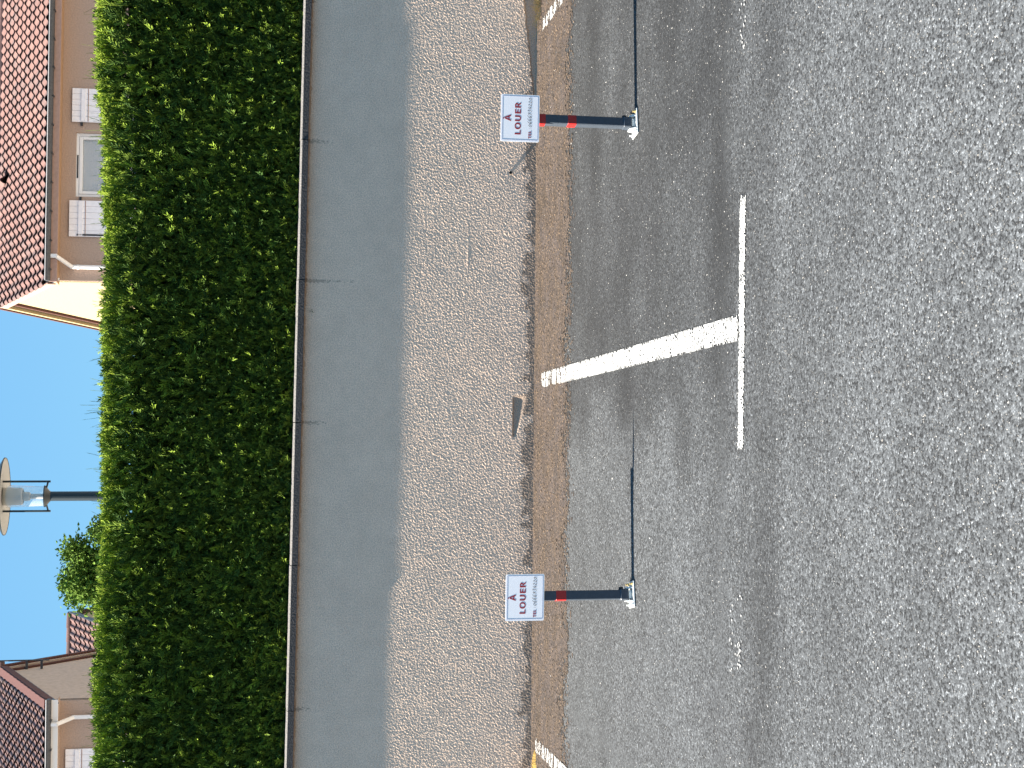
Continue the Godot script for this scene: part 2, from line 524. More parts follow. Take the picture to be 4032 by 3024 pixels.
func build_wall() -> void:
	var w := thing("garden_wall", "long pale roughcast garden wall topped by dark coping stones", "wall", Vector3(0, 0, WALL_Z))
	w.scale = Vector3.ONE * WALL_SCALE
	var rough1 := noise(15, 41.0, 1)
	var rough2 := noise(16, 72.0, 1)
	var swell := noise(17, 0.8, 3)
	var stain := noise(18, 5.0, 4)
	var streak := noise(19, 22.0, 3)
	var xs := steps([[-9.0, -4.75, 0.05], [-4.75, 4.75, 0.0082], [4.75, 9.0, 0.05]])
	var nv := 322
	var pos := PackedVector3Array()
	var cols := PackedColorArray()
	var jr := RandomNumberGenerator.new()
	jr.seed = 8
	var joints := [-3.626, -2.024, -0.448, 1.127, 2.676, 4.25, -5.2]
	for j in nv:
		for x in xs:
			var top := wall_top(x) + 0.01
			var y: float = top * j / (nv - 1)
			var d := 0.0020 * rough1.get_noise_2d(x, y) + 0.0011 * rough2.get_noise_2d(x, y) + 0.0010 * (jr.randf() - 0.5) + 0.0018 * swell.get_noise_2d(x, y)
			var n5 := stain.get_noise_2d(x, y)
			# render come away near the foot, cut to the outline of its shadow
			var pe := 0.03 * stain.get_noise_2d(x * 1.4, y + 5.0)
			if x > -0.60 + 0.3 * pe and x < -0.13 + 0.3 * pe and y < 0.272 + 0.2 * pe and y > 0.235 - 0.27 * (x + 0.60) + 0.25 * pe:
				var low := 0.235 - 0.27 * (x + 0.60) + 0.25 * pe
				var fr := (0.272 + 0.2 * pe - y) / (0.272 + 0.2 * pe - low)
				d = d * 0.3 - 0.0165 * (1.0 - fr * fr * fr) * smoothstep(-0.13, -0.19, x - 0.3 * pe)
			var ledge := 0.035 + (x - 3.1) * 0.115 + pe * 0.6
			if x > 3.1 and x < 7.5 and y < ledge:
				d = -0.016 + 0.1 * d
			# a faint trowel lap low on the wall
			d += 0.0035 * smoothstep(0.006, 0.0, absf(y - 0.80 - 0.004 * x)) * smoothstep(0.35, 0.2, absf(x - 1.55))
			pos.append(Vector3(x, y, d))
			var t := 0.94 + 0.05 * n5 + 0.05 * swell.get_noise_2d(x * 2.0, y * 2.0 + 9.0)
			# damp dirt at the foot, with a ragged upper edge
			var foot := y - 0.10 - 0.12 * n5 - 0.10 * maxf(0.0, swell.get_noise_2d(x * 1.3, 2.0))
			if foot < 0.0:
				t *= 0.40 + 0.16 * streak.get_noise_2d(x, y * 2.0)
			elif foot < 0.09 and streak.get_noise_2d(x * 2.0, y * 2.0) > -0.15 + foot * 4.0:
				t *= 0.68
			if x > -0.60 + 0.3 * pe and x < -0.13 + 0.3 * pe and y < 0.272 + 0.2 * pe and y > 0.235 - 0.27 * (x + 0.60) + 0.25 * pe:
				t = 0.48      # bare mortar, with the shadow of the recess darkened into its colour
			elif x > 3.1 and x < 7.5 and y < ledge:
				t = 0.55  # shadow below the ledge darkened into the colour as well
			var tint := Color(t, t, t)
			# dark runs below the joints of the coping
			var down := wall_top(x) - y
			for k in joints:
				var reach := 0.30 + 0.25 * sin(k * 7.0)
				var wide := 0.012 + 0.05 * maxf(0.0, 1.0 - down / 0.35) * absf(streak.get_noise_2d(k * 9.0, y * 0.5))
				if absf(x - k + 0.012 * streak.get_noise_2d(3.0, y)) < wide and down < reach and streak.get_noise_2d(x * 2.0, y * 0.7) > down / reach * 1.2 - 0.75:
					tint = tint * 0.62
			# a brown line close under the coping
			if down < 0.018 + 0.015 * streak.get_noise_2d(x * 0.4, 0.0):
				tint = tint * Color(0.74, 0.62, 0.52)
			tint.a = 1.0
			cols.append(tint)
	put(sheet(pos, cols, xs.size(), nv), "render_coat", M.stucco, w)
	var st := begin()
	var poly := PackedVector2Array([Vector2(-9, -0.2), Vector2(9, -0.2), Vector2(9, wall_top(9.0)), Vector2(-9, wall_top(-9.0))])
	prism(st, poly, -0.03, -0.28)
	put(done(st), "wall_core", M.stucco, w)
	# coping stones, each with a chamfered front edge
	var edges := [-9.0, -6.75, -5.2, -3.626, -2.024, -0.448, 1.127, 2.676, 4.25, 5.85, 7.4, 9.0]
	for i in edges.size() - 1:
		var x0: float = edges[i] + 0.004
		var x1: float = edges[i + 1] - 0.004
		var jut: float = COPING_OUT + rng.randf_range(-0.006, 0.006)
		var prof := PackedVector2Array([Vector2(jut, 0.0), Vector2(jut, 0.068), Vector2(jut - 0.015, 0.081), Vector2(0.02, 0.085), Vector2(-0.10, 0.086), Vector2(-0.37, 0.082), Vector2(-0.37, 0.0)])
		var s := begin()
		# profile lies in (z, y); swept along x
		var slope := atan(-0.0158)
		var b := Basis(Vector3(0, 0, 1), Vector3(0, 1, 0), Vector3(-1, 0, 0))
		var xf := Transform3D(Basis(Vector3.BACK, slope) * b, Vector3(x0, wall_top(x0) + rng.randf_range(0.0, 0.004), 0))
		s.set_color(Color(0.5, 0.5, 0.5))
		var black := Color(0.24, 0.245, 0.26)      # black algae on the front and underside
		prism(s, prof, 0.0, -(x1 - x0), xf, [black, Color.WHITE, Color.WHITE, Color.WHITE, Color.WHITE, black, black])
		put(done(s), "coping_stone", M.coping, w)
	# stub of a cut-off pipe that throws the slanting shadow
	var p := begin()
	lathe(p, Vector3(2.40, 0.325, -0.02), Vector3(0, 0, 1), [Vector2(0, 0.018), Vector2(0.044, 0.018), Vector2(0.044, 0.012), Vector2(0.03, 0.011), Vector2(0.03, 0)], 14)
	put(done(p), "pipe_stub", M.tar, w)

# =================================================================== houses
# one interlocking tile: a roll on one side and a shallow pan on the other, lying along +z (down the slope)
func tile_mesh(width := 0.22, length := 0.47, roll := 0.042) -> ArrayMesh:
	var st := begin()
	var prof := []
	var n := 7
	for i in n + 1:
		var t := float(i) / n
		prof.append(Vector2(-width * 0.5 + width * 0.62 * t, roll * sin(PI * t)))
	for i in range(1, 4):
		var t := i / 3.0
		prof.append(Vector2(-width * 0.5 + width * (0.62 + 0.40 * t), -0.012 * sin(PI * t)))
	var thick := 0.012
	var lift := 0.045
	for i in prof.size() - 1:
		var p: Vector2 = prof[i]
		var q: Vector2 = prof[i + 1]
		var a := Vector3(p.x, p.y, 0)
		var b := Vector3(q.x, q.y, 0)
		var c := Vector3(q.x, q.y + lift, length)
		var d := Vector3(p.x, p.y + lift, length)
		var below := (a + c) * 0.5 - Vector3(p.y - q.y, q.x - p.x, 0) * 5.0
		if i < n:
			st.set_smooth_group(1)
		else:
			st.set_smooth_group(2)
		quad(st, a, b, c, d, below)
		st.set_smooth_group(-1)
		quad(st, d, c, c - Vector3(0, thick, 0), d - Vector3(0, thick, 0), Vector3(0, 0, 0))
	var l: Vector2 = prof[0]
	quad(st, Vector3(l.x, l.y, 0), Vector3(l.x, l.y + lift, length), Vector3(l.x, l.y + lift - thick, length), Vector3(l.x, l.y - thick, 0), Vector3(0, 0.0, length * 0.5))
	return done(st)

# tiles on a slope: eave is the middle of the lower left end, columns run to the right
func lay_tiles(roof: Node3D, eave: Vector3, slope: float, cols: int, rows: int, single: Callable, r: RandomNumberGenerator, vent := Vector2i(-1, -1)) -> void:
	var tile := tile_mesh()
	var pitch := 0.40
	var nrm := Vector3(0, cos(slope), sin(slope))
	var down := Vector3(0, -sin(slope), cos(slope))
	var rest := [[], [], [], []]
	for row in rows:
		for col in cols:
			var at := eave - down * (pitch * row + 0.47) + Vector3(0.22 * (col + 0.5) + r.randf_range(-0.004, 0.004), 0, 0) + nrm * (0.004 + r.randf_range(0.0, 0.006))
			var b := Basis(Vector3.RIGHT, nrm, down) * Basis(Vector3.UP, r.randf_range(-0.012, 0.012)) * Basis(Vector3.RIGHT, r.randf_range(-0.008, 0.008))
			var kind := r.randi() % 4 if r.randf() < 0.75 else 1
			if row == vent.y and col == vent.x:
				b = b * Basis.from_scale(Vector3(1.15, 2.3, 1.05))
				put(tile, "vent_tile", M.tiles[3], roof, Transform3D(b, at + nrm * 0.02))
				continue
			if single.call(row, col):
				put(tile, "tile", M.tiles[kind], roof, Transform3D(b, at))
			else:
				rest[kind].append(Transform3D(b, at))
	for k in 4:
		if rest[k].size() > 0:
			copies(tile, "far_tiles", M.tiles[k], roof, rest[k], PackedColorArray())

# half-round gutter along x with its brackets
func gutter(parent: Node3D, x0: float, x1: float, y: float, z: float) -> Node3D:
	var st := begin()
	var rad := 0.095
	var n := 10
	for i in n:
		var a0 := PI + PI * i / n
		var a1 := PI + PI * (i + 1) / n
		var p := Vector3(0, rad * sin(a0), rad * cos(a0))
		var q := Vector3(0, rad * sin(a1), rad * cos(a1))
		quad(st, Vector3(x0, y, z) + p, Vector3(x1, y, z) + p, Vector3(x1, y, z) + q, Vector3(x0, y, z) + q, Vector3((x0 + x1) * 0.5, y, z))
		for x in [x0, x1]:
			tri(st, Vector3(x, y, z) + p, Vector3(x, y, z) + q, Vector3(x, y, z), Vector3((x0 + x1) * 0.5, y, z))
	var g := put(done(st), "gutter", M.zinc, parent)
	var lip := begin()
	tube(lip, Vector3(x0, y + 0.006, z + rad + 0.004), Vector3(x1, y + 0.006, z + rad + 0.004), 0.008, 0.008, 8)
	put(done(lip), "gutter_lip", M.gutter_lip, g)
	var x := x0 + 0.25
	while x < x1:
		put(box_mesh(Vector3(0.025, 0.012, rad * 2.0), 0.002, Vector3(x, y - rad - 0.008, z)), "bracket", M.zinc, g)
		x += 0.62
	return g

func shutter(parent: Node3D, x0: float, x1: float, y0: float, y1: float, z: float) -> void:
	var s := Node3D.new()
	s.name = "shutter"
	parent.add_child(s, true)
	var n := 6
	var w := (x1 - x0) / n
	for i in n:
		put(box_mesh(Vector3(w - 0.004, y1 - y0, 0.028), 0.003, Vector3(x0 + w * (i + 0.5), (y0 + y1) * 0.5, z)), "plank", M.shutter, s)
	for y in [y1 - 0.24, y0 + 0.24]:
		put(box_mesh(Vector3(x1 - x0 - 0.04, 0.10, 0.022), 0.004, Vector3((x0 + x1) * 0.5, y, z + 0.026)), "batten", M.shutter, s)
		put(box_mesh(Vector3(x1 - x0 - 0.02, 0.018, 0.006), 0.001, Vector3((x0 + x1) * 0.5, y - 0.10, z + 0.019)), "strap_hinge", M.pink_board, s)

func build_right_house() -> void:
	# origin: foot of the corner nearest the street, x along the facade, z towards the street
	var h := thing("tiled_house", "ochre house with cream sunlit gable, pink tiled roof and a shuttered window", "house", Vector3(2.141, 0, -34.0), 4.5)
	var top := 5.80
	var ridge := Vector2(-3.75, 7.52)          # (z, y)
	var eave := Vector2(0.52, 5.94)
	var back := Vector2(-8.6, 5.30)
	var slope := atan2(ridge.y - eave.y, eave.x - ridge.x)
	var length := 11.5
	# gable wall, thick, in the plane x = 0
	var turned := Transform3D(Basis(Vector3(0, 0, 1), Vector3(0, 1, 0), Vector3(-1, 0, 0)), Vector3.ZERO)   # (x, y) of the outline -> (z, y)
	var st := begin()
	var gable := PackedVector2Array([Vector2(-8.2, 0), Vector2(-0.02, 0), Vector2(-0.02, 6.02), Vector2(ridge.x, ridge.y - 0.13), Vector2(-8.2, 5.35)])
	prism(st, gable, 0.0, -0.3, turned)
	put(done(st), "gable_wall", M.cream, h)
	# facade with the window opening left free
	var wx0 := 1.84
	var wx1 := 3.25
	var wy0 := 4.15
	var wy1 := 5.42
	for p in [[0.0, wx0, 0.0, top], [wx1, length, 0.0, top], [wx0, wx1, wy1, top], [wx0, wx1, 0.0, wy0]]:
		put(box_mesh(Vector3(p[1] - p[0], p[3] - p[2], 0.28), 0.002, Vector3((p[0] + p[1]) * 0.5, (p[2] + p[3]) * 0.5, -0.14)), "facade_wall", M.ochre, h)
	put(box_mesh(Vector3(0.3, 5.3, 7.9), 0.002, Vector3(length - 0.15, 2.65, -4.3)), "end_wall", M.ochre, h)
	# roof: boarding, barge boards, tiles
	var roof := Node3D.new()
	roof.name = "roof"
	h.add_child(roof)
	var d := Vector2(cos(slope), -sin(slope))
	var s2 := begin()
	var under := PackedVector2Array([eave + Vector2(0, -0.02), ridge + Vector2(0, -0.02), back + Vector2(0, -0.02), back + Vector2(0, -0.10), ridge + Vector2(0, -0.11), eave + Vector2(-0.06, -0.10)])
	prism(s2, under, 0.12, -length - 0.1, turned)
	put(done(s2), "roof_boarding", M.under_tiles, roof)
	var s3 := begin()
	var barge := PackedVector2Array([eave + Vector2(-0.02, -0.035), ridge + Vector2(0, -0.035), ridge + Vector2(0, -0.24), eave + Vector2(-0.06, -0.20)])
	prism(s3, barge, 0.155, 0.125, turned)
	put(done(s3), "barge_board", M.pink_board, roof)
	var s4 := begin()
	prism(s4, PackedVector2Array([eave + Vector2(-0.10, -0.235), ridge + Vector2(0, -0.25), ridge + Vector2(0, -0.285), eave + Vector2(-0.10, -0.27)]), 0.05, 0.003, turned)
	put(done(s4), "verge_trim", M.white_pvc, roof)
	# rear slope: cream verge band, brown strip and tile edges
	for q in [[-0.02, 0.05, 0.17, M.verge, "verge_tile"], [-0.04, -0.16, 0.14, M.cream, "verge_band"], [-0.22, -0.30, 0.06, M.verge, "verge_strip"]]:
		var s5 := begin()
		prism(s5, PackedVector2Array([ridge + Vector2(-0.02, q[0]), back + Vector2(0, q[0]), back + Vector2(0, q[1]), ridge + Vector2(-0.02, q[1])]), q[2], 0.002, turned)
		put(done(s5), q[4], q[3], roof)
	var s6 := begin()
	prism(s6, PackedVector2Array([ridge + Vector2(-0.05, 0.0), back, back + Vector2(0, 0.05), ridge + Vector2(-0.05, 0.05)]), 0.10, -length, turned)
	put(done(s6), "rear_tiling", M.tiles[0], roof)
	var r := RandomNumberGenerator.new()
	r.seed = 91
	lay_tiles(roof, Vector3(-0.20, eave.y, eave.x + 0.03), slope, 53, 11, func(row, col): return row < 10 and col < 30, r, Vector2i(13, 9))
	for i in 28:
		var rc := begin()
		lathe(rc, Vector3(-0.15 + i * 0.41, ridge.y + 0.01, ridge.x), Vector3.RIGHT, [Vector2(0, 0.10), Vector2(0.43, 0.085)], 12)
		put(done(rc), "ridge_tile", M.tiles[i % 4], roof)
	# eaves: gutter, fascia, soffit
	gutter(h, -0.10, length, eave.y - 0.01, eave.x + 0.105)
	put(box_mesh(Vector3(length + 0.1, 0.17, 0.025), 0.003, Vector3(length * 0.5 - 0.05, eave.y - 0.145, eave.x + 0.0)), "fascia", M.pink_board, h)
	put(box_mesh(Vector3(length + 0.1, 0.02, 0.50), 0.003, Vector3(length * 0.5 - 0.05, eave.y - 0.215, 0.255)), "soffit", M.wood, h)
	# downpipe: short branch, bend and fall
	var dp := begin()
	tube(dp, Vector3(0.44, eave.y - 0.10, 0.60), Vector3(0.44, eave.y - 0.22, 0.60), 0.045, 0.045, 12)
	tube(dp, Vector3(0.44, eave.y - 0.20, 0.60), Vector3(0.29, 5.46, 0.09), 0.045, 0.045, 12)
	tube(dp, Vector3(0.29, 5.48, 0.09), Vector3(0.29, 0.9, 0.09), 0.045, 0.045, 12)
	var dpo := put(done(dp), "downpipe", M.white_pvc, h)
	for y in [5.30, 3.2]:
		var cl := begin()
		lathe(cl, Vector3(0.29, y, 0.09), Vector3.UP, [Vector2(0, 0.046), Vector2(0, 0.052), Vector2(0.05, 0.052), Vector2(0.05, 0.046)], 12)
		put(done(cl), "pipe_collar", M.white_pvc, dpo)
	# window
	var w := Node3D.new()
	w.name = "window"
	h.add_child(w)
	var fw := 0.065
	for p in [[wx0, wx1, wy1 - fw, wy1], [wx0, wx1, wy0, wy0 + fw], [wx0, wx0 + fw, wy0 + fw, wy1 - fw], [wx1 - fw, wx1, wy0 + fw, wy1 - fw]]:
		put(box_mesh(Vector3(p[1] - p[0], p[3] - p[2], 0.07), 0.006, Vector3((p[0] + p[1]) * 0.5, (p[2] + p[3]) * 0.5, -0.10)), "frame", M.white_pvc, w)
	for p in [[wx0 + fw + 0.005, wx1 - fw - 0.005, wy1 - fw - 0.075, wy1 - fw - 0.005], [wx0 + fw + 0.005, wx1 - fw - 0.005, wy0 + fw + 0.005, wy0 + fw + 0.075], [wx0 + fw + 0.005, wx0 + fw + 0.07, wy0 + fw + 0.075, wy1 - fw - 0.075], [wx1 - fw - 0.07, wx1 - fw - 0.005, wy0 + fw + 0.075, wy1 - fw - 0.075]]:
		put(box_mesh(Vector3(p[1] - p[0], p[3] - p[2], 0.055), 0.006, Vector3((p[0] + p[1]) * 0.5, (p[2] + p[3]) * 0.5, -0.085)), "sash", M.white_pvc, w)
	put(box_mesh(Vector3(0.51, 0.03, 0.012), 0.003, Vector3(2.51, wy1 - 0.037, -0.062)), "vent", M.black_iron, w)
	put(box_mesh(Vector3(wx1 - wx0 - 0.16, wy1 - wy0 - 0.16, 0.006), 0.001, Vector3((wx0 + wx1) * 0.5, (wy0 + wy1) * 0.5, -0.105)), "pane", M.pane, w)
	put(box_mesh(Vector3(wx1 - wx0 - 0.10, wy1 - wy0 - 0.10, 0.006), 0.001, Vector3((wx0 + wx1) * 0.5, (wy0 + wy1) * 0.5, -0.16)), "net_curtain", M.net, w)
	shutter(h, 0.957, 1.75, wy0, 5.535, 0.035)
	shutter(h, 3.47, 4.216, wy0, 5.51, 0.035)
	for x in [1.79, 3.43]:
		put(box_mesh(Vector3(0.08, 0.045, 0.05), 0.006, Vector3(x, 5.30, 0.03)), "shutter_hinge", M.black_iron, h)
	put(box_mesh(Vector3(0.035, wy1 - wy0, 0.02), 0.004, Vector3(0.995, (wy0 + wy1) * 0.5 - 0.05, 0.062)), "shutter_edge_bar", M.black_iron, h)

func build_left_house() -> void:
	# origin: foot of the corner nearest the camera, the facade runs to -x
	var h := thing("tiled_house", "taupe house with an antenna mast on its shaded gable and dark red verge tiles", "house", Vector3(-6.902, 0, -34.0), 1.5)
	var top := 5.72
	var ridge := Vector2(-4.30, 7.44)
	var eave := Vector2(0.45, 5.85)
	var back := Vector2(-7.6, 4.55)
	var slope := atan2(ridge.y - eave.y, eave.x - ridge.x)
	var length := 8.0
	var turned := Transform3D(Basis(Vector3(0, 0, 1), Vector3(0, 1, 0), Vector3(-1, 0, 0)), Vector3.ZERO)
	var st := begin()
	prism(st, PackedVector2Array([Vector2(-7.3, 0), Vector2(-0.02, 0), Vector2(-0.02, 5.92), Vector2(ridge.x, ridge.y - 0.12), Vector2(-7.3, 4.62)]), 0.0, 0.3, turned)
	put(done(st), "gable_wall", M.taupe, h)
	put(box_mesh(Vector3(length, top, 0.28), 0.002, Vector3(-length * 0.5, top * 0.5, -0.14)), "facade_wall", M.ochre, h)
	put(box_mesh(Vector3(0.3, 4.6, 6.9), 0.002, Vector3(-length + 0.15, 2.3, -3.75)), "end_wall", M.taupe, h)
	var roof := Node3D.new()
	roof.name = "roof"
	h.add_child(roof)
	var s2 := begin()
	prism(s2, PackedVector2Array([eave + Vector2(0, -0.02), ridge + Vector2(0, -0.02), back + Vector2(0, -0.02), back + Vector2(0.02, -0.12), ridge + Vector2(0, -0.11), eave + Vector2(-0.06, -0.10)]), -0.02, length, turned)
	put(done(s2), "roof_boarding", M.under_tiles, roof)
	var r := RandomNumberGenerator.new()
	r.seed = 92
	var cols := 36
	lay_tiles(roof, Vector3(-0.22 * cols - 0.02, eave.y, eave.x + 0.03), slope, cols, 12, func(row, col): return row < 12 and col >= 36 - 10, r)
	# verge tiles: an angled course with a flat flank down the edge
	var down := Vector3(0, -sin(slope), cos(slope))
	var nrm := Vector3(0, cos(slope), sin(slope))
	for i in 12:
		var at := Vector3(0.03, eave.y, eave.x + 0.02) - down * (0.40 * i + 0.22)
		var b := Basis(Vector3.RIGHT, nrm, down) * Basis(Vector3.RIGHT, 0.045)
		put(box_mesh(Vector3(0.20, 0.02, 0.46), 0.004), "verge_tile", M.verge, roof, Transform3D(b, at + nrm * 0.055))
		put(box_mesh(Vector3(0.02, 0.15, 0.46), 0.004), "verge_flank", M.verge, roof, Transform3D(b, at + Vector3(0.105, 0, 0) - nrm * 0.035))
	for i in 20:
		var rc := begin()
		lathe(rc, Vector3(-8.0 + i * 0.41, ridge.y + 0.01, ridge.x), Vector3.RIGHT, [Vector2(0, 0.10), Vector2(0.43, 0.085)], 12)
		put(done(rc), "ridge_tile", M.tiles[i % 4], roof)
	var s3 := begin()
	prism(s3, PackedVector2Array([eave + Vector2(-0.05, -0.16), ridge + Vector2(0, -0.17), ridge + Vector2(0, -0.25), eave + Vector2(-0.05, -0.24)]), -0.045, -0.003, turned)
	put(done(s3), "verge_mortar", M.zinc, roof)
	for q in [[0.06, -0.10, -0.14, M.verge, "verge_tile"], [-0.12, -0.22, -0.09, M.taupe, "verge_band"], [-0.24, -0.36, -0.05, M.verge, "verge_strip"]]:
		var s5 := begin()
		prism(s5, PackedVector2Array([ridge + Vector2(-0.02, q[0]), back + Vector2(0, q[0]), back + Vector2(0, q[1]), ridge + Vector2(-0.02, q[1])]), q[2], -0.002, turned)
		put(done(s5), q[4], q[3], roof)
	var s6 := begin()
	prism(s6, PackedVector2Array([ridge + Vector2(-0.05, 0.0), back, back + Vector2(0, 0.05), ridge + Vector2(-0.05, 0.05)]), 0.0, length, turned)
	put(done(s6), "rear_tiling", M.tiles[0], roof)
	gutter(h, -length, 0.14, eave.y - 0.01, eave.x + 0.105)
	put(box_mesh(Vector3(length + 0.1, 0.17, 0.025), 0.003, Vector3(-length * 0.5 + 0.05, eave.y - 0.145, eave.x)), "fascia", M.white_pvc, h)
	put(box_mesh(Vector3(length + 0.1, 0.02, 0.44), 0.003, Vector3(-length * 0.5 + 0.05, eave.y - 0.215, 0.22)), "soffit", M.ochre, h)
	var dp := begin()
	tube(dp, Vector3(-0.40, eave.y - 0.10, 0.55), Vector3(-0.40, eave.y - 0.22, 0.55), 0.045, 0.045, 12)
	tube(dp, Vector3(-0.40, eave.y - 0.20, 0.55), Vector3(-0.345, 5.34, 0.09), 0.045, 0.045, 12)
	tube(dp, Vector3(-0.345, 5.36, 0.09), Vector3(-0.345, 0.9, 0.09), 0.045, 0.045, 12)
	put(done(dp), "downpipe", M.white_pvc, h)
	shutter(h, -1.82, -1.03, 4.2, 5.50, 0.035)
	# mast clamped to the gable with two stand-off brackets
	var mast := thing("antenna_mast", "thin grey antenna mast held to the taupe gable by two brackets", "mast", Vector3.ZERO)
	var to_world := h.transform
	var ms := begin()
	tube(ms, to_world * Vector3(0.21, 6.36, -4.5), to_world * Vector3(0.21, 9.4, -4.5), 0.019, 0.019, 12)
	put(done(ms), "mast_tube", M.zinc, mast)
	for y in [6.88, 6.53]:
		put(box_mesh(Vector3(0.22, 0.055, 0.05), 0.004), "bracket", M.zinc, mast, to_world * Transform3D(Basis.IDENTITY, Vector3(0.11, y, -4.475)))

func build_far_house() -> void:
	var h := thing("tiled_house", "small gabled roof end with ridge tiles between the tree and the taupe house", "house", Vector3(-6.77, 0, -46.0))
	var slope := deg_to_rad(24.0)
	var rise := 1.7
	var run := rise / tan(slope)
	var ridge_y := 6.60
	var turned := Transform3D(Basis(Vector3(0, 0, 1), Vector3(0, 1, 0), Vector3(-1, 0, 0)), Vector3.ZERO)
	var st := begin()
	prism(st, PackedVector2Array([Vector2(-run + 0.3, 0), Vector2(run - 0.3, 0), Vector2(run - 0.3, ridge_y - rise + 0.2), Vector2(0, ridge_y - 0.1), Vector2(-run + 0.3, ridge_y - rise + 0.2)]), 0.12, 7.0, turned)
	put(done(st), "house_wall", M.cream, h)
	var roof := Node3D.new()
	roof.name = "roof"
	h.add_child(roof)
	var s2 := begin()
	prism(s2, PackedVector2Array([Vector2(-run, ridge_y - rise - 0.02), Vector2(0, ridge_y - 0.02), Vector2(run, ridge_y - rise - 0.02), Vector2(run, ridge_y - rise - 0.1), Vector2(0, ridge_y - 0.11), Vector2(-run, ridge_y - rise - 0.1)]), 0.0, 7.0, turned)
	put(done(s2), "roof_boarding", M.under_tiles, roof)
	var r := RandomNumberGenerator.new()
	r.seed = 93
	var rows := 10
	lay_tiles(roof, Vector3(-0.22 * 31 - 0.02, ridge_y - rise, run), slope, 31, rows, func(row, col): return row >= 3 and col >= 24, r)
	for i in 17:
		var rc := begin()
		lathe(rc, Vector3(-7.0 + i * 0.41, ridge_y + 0.02, 0), Vector3.RIGHT, [Vector2(0, 0.10), Vector2(0.43, 0.085)], 12)
		put(done(rc), "ridge_tile", M.tiles[i % 4], roof)
	var s3 := begin()
	prism(s3, PackedVector2Array([Vector2(0, ridge_y + 0.07), Vector2(run, ridge_y - rise + 0.07), Vector2(run, ridge_y - rise - 0.12), Vector2(0, ridge_y - 0.14)]), -0.03, 0.0, turned)
	put(done(s3), "verge_board", M.zinc, roof)

# =================================================================== plants
# a flat scaly spray of a conifer, about 0.1 long, tip along +y
func spray_mesh() -> ArrayMesh:
	var st := begin()
	var r := RandomNumberGenerator.new()
	r.seed = 3
	var blade := func(base: Vector3, tip: Vector3, w: float, c: Color):
		var side := (tip - base).cross(Vector3(0, 0.15, 1)).normalized() * w * 0.5
		var m := base.lerp(tip, 0.45) + Vector3(0, 0, 0.004)
		st.set_color(c)
		st.set_normal(Vector3(0, 0, 1))
		for p in [base, m + side, tip, base, tip, m - side]:
			st.add_vertex(p)
	var dark := Color(0.85, 0.85, 0.85)
	var tipc := Color(1.15, 1.12, 0.95)
	blade.call(Vector3.ZERO, Vector3(0.004, 0.10, 0.012), 0.011, tipc)
	for i in 4:
		var y := 0.012 + 0.021 * i
		var l := 0.048 - 0.008 * i
		for s in [-1.0, 1.0]:
			var ang := deg_to_rad(38.0 + r.randf_range(-8, 8))
			var tip := Vector3(s * sin(ang) * l, y + cos(ang) * l, r.randf_range(-0.008, 0.014))
			blade.call(Vector3(0, y, 0.002), tip, 0.0115, dark if i < 2 else tipc)
	st.generate_normals()
	return st.commit()

func hedge_top(x: float, n: FastNoiseLite) -> float:
	return 4.655 - 0.006 * x + 0.010 * x * x * 0.3 + 0.08 * smoothstep(2.2, 3.8, x) + 0.05 * n.get_noise_2d(x * 0.9, 0.0)

